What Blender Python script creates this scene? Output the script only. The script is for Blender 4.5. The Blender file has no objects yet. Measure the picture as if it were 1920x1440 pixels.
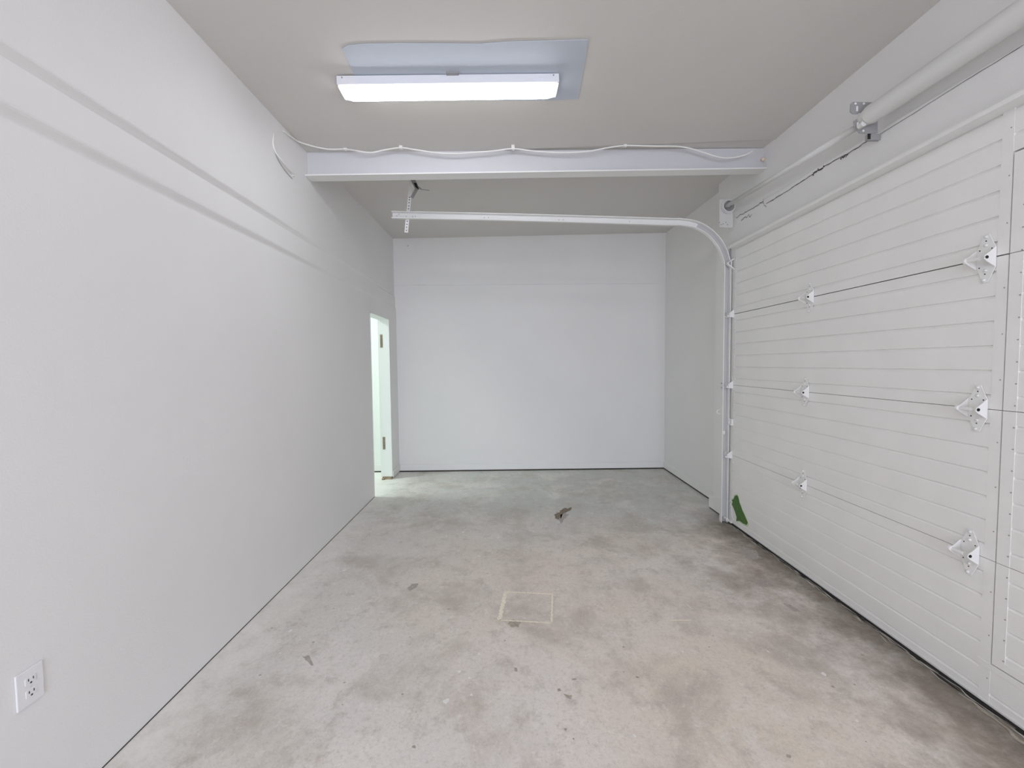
import bpy, bmesh, math, random
from mathutils import Vector, Matrix, noise
random.seed(7)
C = bpy.context.scene.collection
SC = bpy.context.scene
PI = math.pi
# ------------------------------------------------------------------ camera
F_PX = 800.0
EYE = Vector((0.0, 0.0, 1.42))
YAW, PITCH, ROLL = math.atan(7/F_PX), math.atan(38/F_PX), 0.010
fwd = Vector((math.sin(YAW)*math.cos(PITCH), math.cos(YAW)*math.cos(PITCH), -math.sin(PITCH)))
right0 = fwd.cross(Vector((0, 0, 1))).normalized()
up0 = right0.cross(fwd).normalized()
RIGHT = right0*math.cos(ROLL) - up0*math.sin(ROLL)
UP = RIGHT.cross(fwd).normalized()
cd = bpy.data.cameras.new('camera'); cam = bpy.data.objects.new('camera', cd); C.objects.link(cam)
cd.sensor_fit = 'HORIZONTAL'; cd.sensor_width = 36.0; cd.lens = F_PX/1920*36.0; cd.clip_start = 0.02
M3 = Matrix((RIGHT, UP, -fwd)).transposed()
cam.matrix_world = Matrix.Translation(EYE) @ M3.to_4x4()
SC.camera = cam
# ------------------------------------------------------------------ render look
SC.view_settings.view_transform = 'Standard'
SC.view_settings.look = 'None'
SC.view_settings.exposure = 0.75
SC.view_settings.gamma = 1.0
SC.view_settings.use_curve_mapping = False
try:
    SC.cycles.use_denoising = True
    SC.cycles.max_bounces = 16
    SC.cycles.diffuse_bounces = 10
    SC.cycles.sample_clamp_indirect = 6
except Exception:
    pass
w = bpy.data.worlds.new('world'); SC.world = w; w.use_nodes = True
w.node_tree.nodes['Background'].inputs[0].default_value = (0.62, 0.74, 1.0, 1)
w.node_tree.nodes['Background'].inputs[1].default_value = 1.0

def area(name, loc, target, sx, sy, power, col):
    l = bpy.data.lights.new(name, 'AREA'); l.shape = 'RECTANGLE'; l.size = sx; l.size_y = sy
    l.energy = power; l.color = col
    o = bpy.data.objects.new(name, l); C.objects.link(o); o.location = loc
    o.rotation_euler = (Vector(target)-Vector(loc)).to_track_quat('-Z', 'Y').to_euler()
    return o
LAMP_EMIT = 11.8
# daylight coming in through the open doorway behind the camera, and the lamp of the next room
area('rear_daylight', (0.6, -5.55, 1.25), (-1.455, -1.2, 1.3), 2.4, 2.1, 105, (0.83, 0.865, 1.0))
area('side_room_lamp', (-2.9, 4.7, 2.72), (-2.9, 4.7, 0), 1.0, .6, 25, (0.87, 1.0, 0.97))

def P(px, py, X=None, Y=None, Z=None):
    """a point of the place lying on the plane x=X, y=Y or z=Z"""
    d = fwd + RIGHT*((px-960)/F_PX) + UP*((720-py)/F_PX)
    if X is not None: t = (X-EYE.x)/d.x
    elif Y is not None: t = (Y-EYE.y)/d.y
    else: t = (Z-EYE.z)/d.z
    return EYE + d*t
# ------------------------------------------------------------------ materials
def mat(name, col, rough=0.6, metal=0.0, bump=0.0, bscale=200, var=0.0, vscale=3, col2=None, spec=0.4):
    m = bpy.data.materials.new(name); m.use_nodes = True
    nt = m.node_tree; b = nt.nodes['Principled BSDF']
    b.inputs['Base Color'].default_value = (*col, 1); b.inputs['Roughness'].default_value = rough
    b.inputs['Metallic'].default_value = metal
    b.inputs['Specular IOR Level'].default_value = spec
    tc = nt.nodes.new('ShaderNodeTexCoord')
    if var or col2:
        n = nt.nodes.new('ShaderNodeTexNoise'); n.inputs['Scale'].default_value = vscale; n.inputs['Detail'].default_value = 6
        nt.links.new(tc.outputs['Object'], n.inputs['Vector'])
        r = nt.nodes.new('ShaderNodeMapRange'); r.inputs[1].default_value = .35; r.inputs[2].default_value = .65
        nt.links.new(n.outputs['Fac'], r.inputs[0])
        mx = nt.nodes.new('ShaderNodeMix'); mx.data_type = 'RGBA'
        mx.inputs[6].default_value = (*col, 1)
        c2 = col2 or tuple(c*(1-var) for c in col)
        mx.inputs[7].default_value = (*c2, 1)
        nt.links.new(r.outputs[0], mx.inputs[0]); nt.links.new(mx.outputs[2], b.inputs['Base Color'])
    if bump:
        n2 = nt.nodes.new('ShaderNodeTexNoise'); n2.inputs['Scale'].default_value = bscale; n2.inputs['Detail'].default_value = 4
        nt.links.new(tc.outputs['Object'], n2.inputs['Vector'])
        bp = nt.nodes.new('ShaderNodeBump'); bp.inputs['Strength'].default_value = bump; bp.inputs['Distance'].default_value = .002
        nt.links.new(n2.outputs['Fac'], bp.inputs['Height']); nt.links.new(bp.outputs[0], b.inputs['Normal'])
    return m
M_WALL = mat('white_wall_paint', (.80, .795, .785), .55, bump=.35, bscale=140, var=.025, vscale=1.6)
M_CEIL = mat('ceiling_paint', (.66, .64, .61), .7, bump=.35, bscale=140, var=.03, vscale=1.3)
M_PATCH = mat('bluish_ceiling_paint', (.51, .555, .62), .6, bump=.2, bscale=140)
M_TRIM = mat('trim_paint', (.80, .80, .79), .4, bump=.15, bscale=60)
M_DOOR = mat('door_paint', (.825, .82, .80), .42, bump=.3, bscale=260, var=.03, vscale=5)
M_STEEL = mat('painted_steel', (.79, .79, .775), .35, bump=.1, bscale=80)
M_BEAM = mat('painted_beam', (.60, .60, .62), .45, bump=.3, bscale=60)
M_GALV = mat('grey_painted_bracket', (.33, .33, .33), .45, bump=.1)
M_PIPE = mat('off_white_tube', (.70, .70, .685), .35, bump=.1, bscale=30)
M_PLATE = mat('grey_white_plate', (.62, .62, .60), .45, bump=.1)
M_RAILSHADE = mat('rail_shade_grey', (.55, .55, .55), .4, metal=.1)  # grey that paints the flange's shade into the rail
M_DARK = mat('dark_gap', (.02, .02, .02), .9)
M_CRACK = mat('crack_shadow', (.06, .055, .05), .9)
M_BOLT = mat('bolt_paint', (.72, .72, .72), .3, metal=.2)
M_CABLE = mat('white_cable', (.80, .79, .76), .45)
M_PLASTIC = mat('outlet_plastic', (.80, .80, .82), .3)
M_LAMPBODY = mat('lamp_body', (.80, .81, .85), .35)
M_GREEN = mat('green_paint', (.085, .19, .045), .6, var=.25, vscale=25)
M_GREENEDGE = mat('pale_green_edge', (.55, .66, .42), .6)
M_WOOD = mat('raw_wood', (.42, .34, .23), .8, col2=(.25, .2, .14), vscale=30)
M_CHALK = mat('cream_paint_mark', (.90, .84, .70), .8, bump=.4, bscale=90, var=.12, vscale=60)
M_STAIN = mat('brown_stain', (.19, .15, .11), .8, col2=(.26, .22, .17), vscale=40)
M_STAIN2 = mat('grey_stain', (.36, .32, .30), .8, col2=(.46, .42, .385), vscale=60)
M_OIL = mat('oil_spot', (.33, .30, .23), .7, col2=(.44, .405, .34), vscale=50)
M_CHIP = mat('white_paint_fleck', (.80, .79, .76), .7)
M_RUBBER = mat('dark_rubber_seal', (.035, .033, .03), .8)
M_FOAM = mat('orange_foam', (.80, .66, .52), .9)
M_NEXT = mat('next_room_paint', (.80, .82, .80), .6, bump=.2, bscale=140)

def floor_material():
    m = bpy.data.materials.new('concrete_floor'); m.use_nodes = True
    nt = m.node_tree; N = nt.nodes; L = nt.links; b = N['Principled BSDF']
    tc = N.new('ShaderNodeTexCoord')
    def noise_(scale, detail=8, rough=.6, w=0, vec=None, dist=0):
        n = N.new('ShaderNodeTexNoise'); n.noise_dimensions = '4D'
        n.inputs['W'].default_value = w; n.inputs['Scale'].default_value = scale
        n.inputs['Detail'].default_value = detail; n.inputs['Roughness'].default_value = rough
        n.inputs['Distortion'].default_value = dist
        L.new(vec or tc.outputs['Object'], n.inputs['Vector']); return n.outputs['Fac']
    def rng(v, a, b_, c=0, d=1):
        r = N.new('ShaderNodeMapRange'); r.inputs[1].default_value = a; r.inputs[2].default_value = b_
        r.inputs[3].default_value = c; r.inputs[4].default_value = d; L.new(v, r.inputs[0]); return r.outputs[0]
    def math_(op, a, b_):
        n = N.new('ShaderNodeMath'); n.operation = op
        for i, v in enumerate((a, b_)):
            if isinstance(v, (int, float)): n.inputs[i].default_value = v
            else: L.new(v, n.inputs[i])
        return n.outputs[0]
    def mix(f, a, b_):
        n = N.new('ShaderNodeMix'); n.data_type = 'RGBA'
        if isinstance(f, (int, float)): n.inputs[0].default_value = f
        else: L.new(f, n.inputs[0])
        for i, v in ((6, a), (7, b_)):
            if isinstance(v, tuple): n.inputs[i].default_value = (*v, 1)
            else: L.new(v, n.inputs[i])
        return n.outputs[2]
    sep = N.new('ShaderNodeSeparateXYZ'); L.new(tc.outputs['Object'], sep.inputs[0])
    x, y = sep.outputs[0], sep.outputs[1]
    base = mix(rng(noise_(.9, 5, .55, 1), .4, .6), (.72, .64, .55), (.75, .70, .66))
    far = math_('ADD', y, math_('MULTIPLY', math_('SUBTRACT', noise_(2.0, 4, .6, 3), .5), 1.2))
    base = mix(rng(far, 3.2, 4.1), base, (.56, .575, .54))
    leftg = math_('ADD', x, math_('MULTIPLY', math_('SUBTRACT', noise_(1.6, 4, .6, 31), .5), 2.0))
    base = mix(rng(leftg, .1, -1.0, 0, .75), base, (.67, .655, .625))
    base = mix(rng(noise_(2.2, 9, .68, 5, dist=.5), .48, .64, 0, .75), base, (.47, .42, .36))
    base = mix(rng(noise_(2.9, 9, .66, 9, dist=.7), .50, .66, 0, .6), base, (.80, .755, .71))
    base = mix(rng(noise_(9, 9, .75, 12), .52, .64, 0, .6), base, (.45, .405, .355))
    base = mix(rng(noise_(17, 8, .75, 13), .54, .66, 0, .55), base, (.86, .81, .76))
    base = mix(rng(noise_(48, 8, .85, 14), .50, .62, 0, .6), base, (.48, .44, .40))
    base = mix(rng(noise_(110, 5, .85, 15), .54, .66, 0, .6), base, (.86, .82, .78))
    # dirt gathered along the foot of the overhead door
    dn = math_('ADD', x, math_('MULTIPLY', math_('SUBTRACT', noise_(3.2, 9, .72, 21), .5), 2.6))
    near = rng(y, 4.1, 3.6)
    base = mix(math_('MULTIPLY', near, rng(dn, 1.35, 2.0, 0, .9)), base, (.31, .265, .215))
    dn2 = math_('ADD', x, math_('MULTIPLY', math_('SUBTRACT', noise_(8, 9, .78, 23), .5), .7))
    base = mix(math_('MULTIPLY', near, rng(dn2, 1.70, 1.95, 0, .85)), base, (.15, .13, .105))
    # paint dust along the foot of the left wall
    ln = math_('ADD', x, math_('MULTIPLY', math_('SUBTRACT', noise_(5, 8, .75, 25), .5), .9))
    base = mix(rng(ln, -1.18, -1.48, 0, .7), base, (.86, .85, .81))
    L.new(base, b.inputs['Base Color'])
    L.new(rng(noise_(6, 6, .6, 40), .3, .7, .5, .75), b.inputs['Roughness'])
    b.inputs['Specular IOR Level'].default_value = .35
    bp = N.new('ShaderNodeBump'); bp.inputs['Strength'].default_value = .6; bp.inputs['Distance'].default_value = .003
    L.new(noise_(60, 8, .7, 50), bp.inputs['Height']); L.new(bp.outputs[0], b.inputs['Normal'])
    return m
M_FLOOR = floor_material()
M_LENS = bpy.data.materials.new('lamp_lens'); M_LENS.use_nodes = True
_n = M_LENS.node_tree; _b = _n.nodes['Principled BSDF']
_b.inputs['Base Color'].default_value = (.9, .9, .9, 1)
_b.inputs['Emission Color'].default_value = (.925, .935, .985, 1); _b.inputs['Emission Strength'].default_value = LAMP_EMIT
M_FILLLENS = M_LENS.copy(); M_FILLLENS.name = 'rear_fill_lens'
M_FILLLENS.node_tree.nodes['Principled BSDF'].inputs['Emission Strength'].default_value = LAMP_EMIT*2.3  # brighter lens for the added fill lamp
# ------------------------------------------------------------------ mesh helpers
def new(): return bmesh.new()
def box(bm, x0, x1, y0, y1, z0, z1):
    v = [bm.verts.new((x, y, z)) for x in (x0, x1) for y in (y0, y1) for z in (z0, z1)]
    for f in ((0, 1, 3, 2), (4, 6, 7, 5), (0, 4, 5, 1), (2, 3, 7, 6), (0, 2, 6, 4), (1, 5, 7, 3)):
        bm.faces.new([v[i] for i in f])
def prism(bm, poly, d):
    """extrude the closed 3D polygon by vector d"""
    d = Vector(d); a = [bm.verts.new(Vector(p)) for p in poly]; b = [bm.verts.new(Vector(p)+d) for p in poly]
    n = len(a); bm.faces.new(a); bm.faces.new(b[::-1])
    for i in range(n): bm.faces.new((a[i], b[i], b[(i+1) % n], a[(i+1) % n]))
def tube(bm, pts, r, n=10, caps=True):
    pts = [Vector(p) for p in pts]; rs = r if isinstance(r, (list, tuple)) else [r]*len(pts)
    rings = []; prev = None
    for i, p in enumerate(pts):
        t = (pts[min(i+1, len(pts)-1)]-pts[max(i-1, 0)]).normalized()
        if prev is None:
            u = t.orthogonal().normalized()
        else:
            u = (prev - t*prev.dot(t)).normalized()
        prev = u; v = t.cross(u)
        rings.append([bm.verts.new(p+(u*math.cos(2*PI*k/n)+v*math.sin(2*PI*k/n))*rs[i]) for k in range(n)])
    for a, b in zip(rings, rings[1:]):
        for k in range(n): bm.faces.new((a[k], a[(k+1) % n], b[(k+1) % n], b[k]))
    if caps: bm.faces.new(rings[0][::-1]); bm.faces.new(rings[-1])
def cyl(bm, a, b, r, n=14): tube(bm, [a, b], r, n)
def smooth_path(pts, k=8):
    pts = [Vector(p) for p in pts]; q = [pts[0]*2-pts[1]]+pts+[pts[-1]*2-pts[-2]]; out = []
    for i in range(1, len(q)-2):
        for j in range(k):
            t = j/k; a, b, c, d = q[i-1:i+3]
            out.append(.5*((2*b)+(c-a)*t+(2*a-5*b+4*c-d)*t*t+(3*b-a-3*c+d)*t**3))
    out.append(pts[-1]); return out
def obj(name, bm, m, parent=None, smooth=False, bevel=0, label=None):
    bmesh.ops.recalc_face_normals(bm, faces=bm.faces)
    me = bpy.data.meshes.new(name); bm.to_mesh(me); bm.free()
    me.materials.append(m); o = bpy.data.objects.new(name, me); C.objects.link(o)
    if smooth:
        for p in me.polygons: p.use_smooth = True
    if bevel:
        b = o.modifiers.new('bevel', 'BEVEL'); b.width = bevel; b.segments = 2; b.limit_method = 'ANGLE'
    if parent is not None:
        o.parent = parent; o.matrix_parent_inverse = Matrix.Translation(-parent.location)
    if label: o['label'] = label
    return o
def struct(name, bm, m, parent=None, **k):
    o = obj(name, bm, m, parent, **k); o['kind'] = 'structure'; return o
def thing(name, loc, label, cat, group=None):
    o = bpy.data.objects.new(name, None); C.objects.link(o); o.location = loc; o.empty_display_size = .1
    o['label'] = label; o['category'] = cat
    if group: o['group'] = group
    return o
# ------------------------------------------------------------------ dimensions of the room
XL, XL2, XL3 = -1.455, -1.428, -1.412        # left wall: lower face, band, upper face
def ramp(v, ks):
    if v <= ks[0][0]: return ks[0][1]
    for (a, p), (b, q) in zip(ks, ks[1:]):
        if v <= b: return p+(q-p)*(v-a)/(b-a)
    return ks[-1][1]
def xl3(y): return ramp(y, [(1.0, -1.388), (3.1, -1.412), (5.7, -1.474)])
def xl2(y): return ramp(y, [(1.0, -1.422), (3.1, -1.432), (5.7, -1.466)])
XLO = -1.585                                  # its face in the next room
XD = 1.94                                     # inner face of the overhead door
XH = 1.97                                     # header wall above the door
XR = 2.07                                     # right wall past the door
YB = 5.62; YR = -5.4                          # end wall, rear wall
YO0, YO1, ZO = 4.55, 5.27, 1.985              # doorway in the left wall
YT = 3.72                                     # plane of the door track
# ------------------------------------------------------------------ floor
bm = new()
nx, ny = 30, 50
box(bm, -4.3, 2.6, YR-1.2, 6.0, -.12, 0)
floor = struct('floor', bm, M_FLOOR)
def blotch(pts_px, m, name, rough=.15, k=5, z=.0006, seed=0):
    """irregular flat mark on the floor, outline given as picture points set on the floor plane"""
    pts = [P(x, y, Z=0) for x, y in pts_px]; cen = sum(pts, Vector())/len(pts)
    loop = []
    for i, a in enumerate(pts):
        b = pts[(i+1) % len(pts)]
        for j in range(k):
            p = a.lerp(b, j/k); r = (p-cen)
            s = 1+rough*noise.noise(Vector((p.x*55, p.y*55, seed)))*2
            loop.append(cen+r*s)
    bm = new()
    c = bm.verts.new((cen.x, cen.y, z)); vs = [bm.verts.new((p.x, p.y, z)) for p in loop]
    for i in range(len(vs)): bm.faces.new((c, vs[i], vs[(i+1) % len(vs)]))
    return obj(name, bm, m, floor)
def streak(bm, a, b, w, seed=0, n=40, gap=.25, z=.0007):
    """ragged painted line on the floor between two picture points"""
    a = P(*a, Z=0); b = P(*b, Z=0); d = (b-a); L = d.length; d.normalize(); s = Vector((-d.y, d.x, 0))
    prev = None
    for i in range(n+1):
        p = a+d*(L*i/n)
        h = w*(.75+.9*noise.noise(Vector((i*.8, seed, 1)))); h2 = w*(.75+.9*noise.noise(Vector((i*.8, seed, 7))))
        off = w*.25*noise.noise(Vector((i*.35, seed, 3)))
        l = p+s*(h*.5+off); r = p-s*(h2*.5-off)
        cur = (bm.verts.new((l.x, l.y, z)), bm.verts.new((r.x, r.y, z)))
        if prev and noise.noise(Vector((i*1.3, seed, 9))) > -gap-.15: bm.faces.new((prev[0], cur[0], cur[1], prev[1]))
        prev = cur
bm = new()
sq = [(948, 1110), (1036, 1114), (1034, 1168), (936, 1163)]
for i, w_ in enumerate((.017, .014, .013, .030)): streak(bm, sq[i], sq[(i+1) % 4], w_, seed=i*3+2, gap=.35)
obj('paint_outline', bm, M_CHALK, floor, label='cream square outline painted on the concrete')
bm = new(); streak(bm, (1257, 1163), (1296, 1163), .012, 11, gap=.3); streak(bm, (1112, 1132), (1131, 1141), .008, 13, gap=.2, n=14)
streak(bm, (1284, 1130), (1298, 1142), .005, 15, n=12, gap=.1)
obj('paint_dash', bm, M_CHALK, floor)
blotch([(1056, 954), (1072, 952), (1070, 957), (1058, 961), (1050, 966), (1052, 972), (1046, 974), (1040, 965)], M_STAIN, 'stain', .28, seed=3)
blotch([(1042, 960), (1060, 960), (1066, 966), (1052, 981)], M_STAIN2, 'stain', .3, seed=5, z=.0005)
blotch([(764, 1103), (772, 1095), (784, 1094), (782, 1101), (768, 1108)], M_STAIN2, 'stain', .12, seed=2)
blotch([(952, 1166), (962, 1163), (978, 1166), (970, 1178), (958, 1176)], M_OIL, 'stain', .3, seed=3)
blotch([(1045, 1292), (1050, 1290), (1052, 1295), (1046, 1297)], M_OIL, 'stain', .3, seed=4)
blotch([(1058, 1302), (1074, 1304), (1070, 1310), (1062, 1308)], M_OIL, 'stain', .3, seed=6)
blotch([(964, 1252), (970, 1252), (970, 1260), (965, 1260)], M_STAIN2, 'stain', .2, seed=7)
blotch([(577, 1228), (582, 1233), (588, 1248), (582, 1246), (568, 1232)], M_STAIN2, 'stain', .3, seed=8)
blotch([(1468, 1132), (1482, 1134), (1504, 1148), (1492, 1148)], M_STAIN2, 'stain', .25, seed=9)
blotch([(1385, 1024), (1412, 1030), (1424, 1045), (1404, 1050), (1396, 1040)], M_STAIN2, 'stain', .3, seed=10)
blotch([(1420, 1086), (1446, 1090), (1440, 1100), (1418, 1098)], M_STAIN2, 'stain', .35, seed=12)
chips = [(837, 1005, 3), (868, 998, 4), (898, 1043, 3), (646, 1069, 4), (544, 1183, 4), (861, 1260, 4), (837, 1315, 6),
         (884, 1303, 3), (898, 1226, 3), (1545, 1264, 4), (1440, 1222, 2), (1408, 1186, 2), (502, 1153, 2), (612, 1083, 2),
         (858, 1181, 2), (1280, 1222, 2), (880, 1271, 3), (705, 1330, 2), (525, 1225, 2), (1190, 1380, 3), (1607, 1352, 3)]
bm = new()
for i, (x, y, r) in enumerate(chips):
    c = P(x, y, Z=0); s = r*(c-EYE).length/F_PX*.8; n = 9
    vs = [bm.verts.new((c.x+s*1.0*math.cos(2*PI*k/n)*random.uniform(.6, 1.2), c.y+s*1.2*math.sin(2*PI*k/n)*random.uniform(.6, 1.2), .0008)) for k in range(n)]
    bm.faces.new(vs)
obj('paint_flecks', bm, M_CHIP, floor)['kind'] = 'stuff'
bm = new()
for i in range(46):
    c = P(random.uniform(450, 1650), random.uniform(960, 1420), Z=0)
    if not (-1.3 < c.x < 1.75): continue
    s = random.uniform(.003, .009); n = 7
    vs = [bm.verts.new((c.x+s*math.cos(2*PI*k/n)*random.uniform(.5, 1.6), c.y+s*math.sin(2*PI*k/n)*random.uniform(.5, 1.3), .0007)) for k in range(n)]
    bm.faces.new(vs)
obj('dark_pits', bm, M_OIL, floor)['kind'] = 'stuff'
def hairline(pts, w, name, parent, m=M_CRACK, jit=.006, plane='Z', val=0, off=Vector((0, 0, .0008)), side=None, seed=0):
    ps = smooth_path([P(x, y, **{plane: val}) for x, y in pts], 10); bm = new(); prev = None
    for i, p in enumerate(ps):
        t = (ps[min(i+1, len(ps)-1)]-ps[max(i-1, 0)]).normalized(); s = t.cross(off.normalized())
        p = p+s*jit*noise.noise(Vector((i*.37, seed, 0)))*2+off
        ww = w*(.6+.8*abs(noise.noise(Vector((i*.6, seed, 5)))))
        cur = (bm.verts.new(p+s*ww/2), bm.verts.new(p-s*ww/2))
        if prev: bm.faces.new((prev[0], cur[0], cur[1], prev[1]))
        prev = cur
    return obj(name, bm, m, parent)
hairline([(1148, 984), (1190, 980), (1215, 973), (1245, 966), (1290, 962), (1328, 960)], .0035, 'crack', floor, M_OIL)
hairline([(860, 984), (1000, 984), (1150, 985)], .002, 'crack', floor, M_STAIN2, .002)
# ------------------------------------------------------------------ ceiling (slightly out of level, as the photo shows)
XA, XB = XL3-.12, XR+.1
def zl_(y): return ramp(y, [(3.18, 2.930), (3.20, 2.962), (5.7, 3.055)])
def zr_(y): return ramp(y, [(3.18, 3.045), (3.20, 3.05), (5.7, 3.105)])
def zc(x, y=2.3):
    t = (x-XA)/(XB-XA); return zl_(y)+(zr_(y)-zl_(y))*t
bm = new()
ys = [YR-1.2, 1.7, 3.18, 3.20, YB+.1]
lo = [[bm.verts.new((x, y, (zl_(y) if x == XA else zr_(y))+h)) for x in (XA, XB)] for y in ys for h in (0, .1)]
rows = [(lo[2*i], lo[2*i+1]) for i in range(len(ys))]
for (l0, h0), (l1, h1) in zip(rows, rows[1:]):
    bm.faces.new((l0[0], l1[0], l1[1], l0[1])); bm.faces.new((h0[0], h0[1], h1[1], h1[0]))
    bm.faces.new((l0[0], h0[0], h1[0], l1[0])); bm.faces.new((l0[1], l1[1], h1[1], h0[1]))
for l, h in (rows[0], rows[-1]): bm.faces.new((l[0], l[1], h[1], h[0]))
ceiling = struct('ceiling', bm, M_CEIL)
def pc(px, py):
    p = P(px, py, Z=3.0)
    for _ in range(5): p = P(px, py, Z=zc(p.x, p.y))
    return p
bm = new()
patch = [(641, 90), (652, 84), (682, 81), (760, 80), (900, 81), (950, 77), (1103, 73), (1098, 110), (1090, 150), (1084, 184), (1040, 187), (690, 187), (664, 138)]
vs = []
for q in patch:
    p = pc(*q); vs.append((p.x, p.y, p.z-.0045))
prism(bm, vs, (0, 0, .003))
struct('paint_patch', bm, M_PATCH, ceiling)['label'] = 'bluish rectangle of paint around the lamp'
# ------------------------------------------------------------------ left wall
def loft_profile(bm, prof, y0, y1):
    a = [bm.verts.new((x, y0, z)) for x, z in prof]; b = [bm.verts.new((x, y1, z)) for x, z in prof]
    for i in range(len(a)): bm.faces.new((a[i], a[(i+1) % len(a)], b[(i+1) % len(a)], b[i]))
    bm.faces.new(a[::-1]); bm.faces.new(b)
def s_step(x0, x1, z0, z1, n=6):
    return [(x0+(x1-x0)*(.5-.5*math.cos(PI*i/n)), z0+(z1-z0)*i/n) for i in range(n+1)]
bm = new()
zs = 2.05
prism(bm, [(XLO, YR, 0), (XLO, YO0, 0), (XLO, YO0, ZO), (XLO, YO1, ZO), (XLO, YO1, .035), (XLO, YB+.1, .035), (XLO, YB+.1, zs), (XLO, YR, zs)], (XL-XLO, 0, 0))
def wall_prof(y):
    a2, a3 = xl2(y), xl3(y)
    return [(XLO, zs), (XL, zs)] + s_step(XL, a2, 2.145, 2.183) + [(a2, 2.304)] + [(a3-.003, 2.325), (a3, 2.330), (a3, 3.12), (XLO, 3.12)]
rings = []
for y in (YR, 1.0, 2.1, 3.1, 4.4, YB+.1): rings.append([bm.verts.new((x, y, z)) for x, z in wall_prof(y)])
for r0, r1 in zip(rings, rings[1:]):
    for i in range(len(r0)): bm.faces.new((r0[i], r0[(i+1) % len(r0)], r1[(i+1) % len(r0)], r1[i]))
bm.faces.new(rings[0][::-1]); bm.faces.new(rings[-1])
wall_left = struct('wall_left', bm, M_WALL)
# next room seen through the doorway
bm = new()
box(bm, -4.3, XLO, YB, YB+.1, 0, 2.8)
box(bm, -4.3, -4.2, 2.0, YB, 0, 2.8)
box(bm, -4.3, XLO, 1.9, 2.0, 0, 2.8)
struct('wall_next_room', bm, M_NEXT)
bm = new(); box(bm, -4.3, XLO, 1.9, YB+.1, 2.8, 2.9); struct('ceiling_next_room', bm, M_NEXT)
# doorway: painted lining with hinge mortises
bm = new()
box(bm, XLO-.006, XL+.003, YO1-.012, YO1, .035, ZO)          # far jamb
box(bm, XLO-.006, XL+.003, YO0, YO0+.012, .0, ZO)            # near jamb
box(bm, XLO-.006, XL+.003, YO0, YO1, ZO-.012, ZO)            # head
door1 = struct('door_1', bm, M_NEXT, bevel=.001)
for (a, b) in ((627, 652), (819, 843)):
    p0 = P(719, b, Y=YO1-.013); p1 = P(719, a, Y=YO1-.013)
    xm = P(715 if a < 700 else 720, (a+b)/2, Y=YO1-.013).x
    bm = new(); box(bm, xm-.016, xm+.016, YO1-.0135, YO1-.012, p0.z, p1.z)
    mo = obj('hinge_mortise', bm, M_WOOD, door1, label='bare wood recess of a removed hinge')
    bm = new(); box(bm, xm-.010, xm+.011, YO1-.0145, YO1-.013, p0.z+.012, p1.z-.010)
    obj('recess', bm, M_STAIN, mo)
bm = new(); box(bm, XLO+.01, XL-.006, YO1-.02, YO1+.05, 0, .034); box(bm, XLO+.01, XLO+.04, YO1-.05, YO1-.02, 0, .022)
obj('sill_block', bm, M_WOOD, door1, bevel=.004, label='broken raw wood at the foot of the jamb')
bm = new(); box(bm, XL, XL+.012, YO1+.01, YB, .02, .10); struct('baseboard_left', bm, M_TRIM, bevel=.003)
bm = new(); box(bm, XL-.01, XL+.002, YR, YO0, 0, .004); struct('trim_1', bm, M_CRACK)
# ------------------------------------------------------------------ end wall, right wall, rear wall
bm = new()
box(bm, XLO+.001, XR+.1, YB, YB+.1, 0, 2.452); box(bm, XLO+.001, XR+.1, YB-.006, YB+.1, 2.452, 3.15)
wall_back = struct('wall_back', bm, M_WALL, bevel=.003)
bm = new(); box(bm, XL+.012, XR, YB-.014, YB-.0005, .018, .10); struct('baseboard_back', bm, M_TRIM, bevel=.003)
bm = new(); box(bm, -4.2, XLO, YB-.014, YB-.0005, .018, .10); struct('baseboard_next_room', bm, M_TRIM, bevel=.003)
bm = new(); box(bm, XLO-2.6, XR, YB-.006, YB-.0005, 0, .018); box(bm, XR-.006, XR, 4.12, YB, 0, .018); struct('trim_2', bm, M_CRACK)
p = P(770, 464, Y=YB-.006)
bm = new(); cyl(bm, p, p+Vector((0, -.004, 0)), .055, 24)
cover = obj('junction_cover', bm, M_WALL, None, smooth=False, bevel=.003)
cover['label'] = 'round painted blank cover high on the end wall near its left corner'; cover['category'] = 'cover plate'
cover.location = (0, -.0005, 0)
bm = new(); q = p+Vector((-.035, -.0045, .02)); cyl(bm, q, q+Vector((0, -.004, 0)), .007, 10)
obj('screw', bm, M_GALV, cover)
bm = new()
box(bm, XR, XR+.1, 4.0, YB+.1, 0, 3.15)                        # right wall past the door
box(bm, XH, XR+.1, YT+.14, 4.02, 0, 3.15)                      # pier beside the door opening
struct('wall_right', bm, M_WALL)
bm = new(); box(bm, XH, XR+.1, YR, YT+.14, 2.44, 3.10); wall_right = struct('wall_right', bm, M_WALL)    # header
bm = new(); box(bm, XH, XR+.1, YR, -1.0, 0, 2.44); struct('wall_right', bm, M_WALL)                      # nearer than the door
bm = new(); box(bm, XR-.014, XR-.0005, 4.02, YB-.014, .018, .10); struct('baseboard_right', bm, M_TRIM, bevel=.003)
bm = new(); box(bm, XH-.03, XR, 3.80, 4.08, .012, .13); struct('baseboard_pier', bm, M_TRIM, bevel=.004)
bm = new(); box(bm, XH-.012, XH+.002, 3.80, 4.025, .1, 2.44); struct('trim_3', bm, M_TRIM, bevel=.004)     # jamb board
bm = new(); box(bm, XH-.026, XH, 3.82, 4.07, 0, .012); struct('trim_8', bm, M_CRACK)
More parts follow.
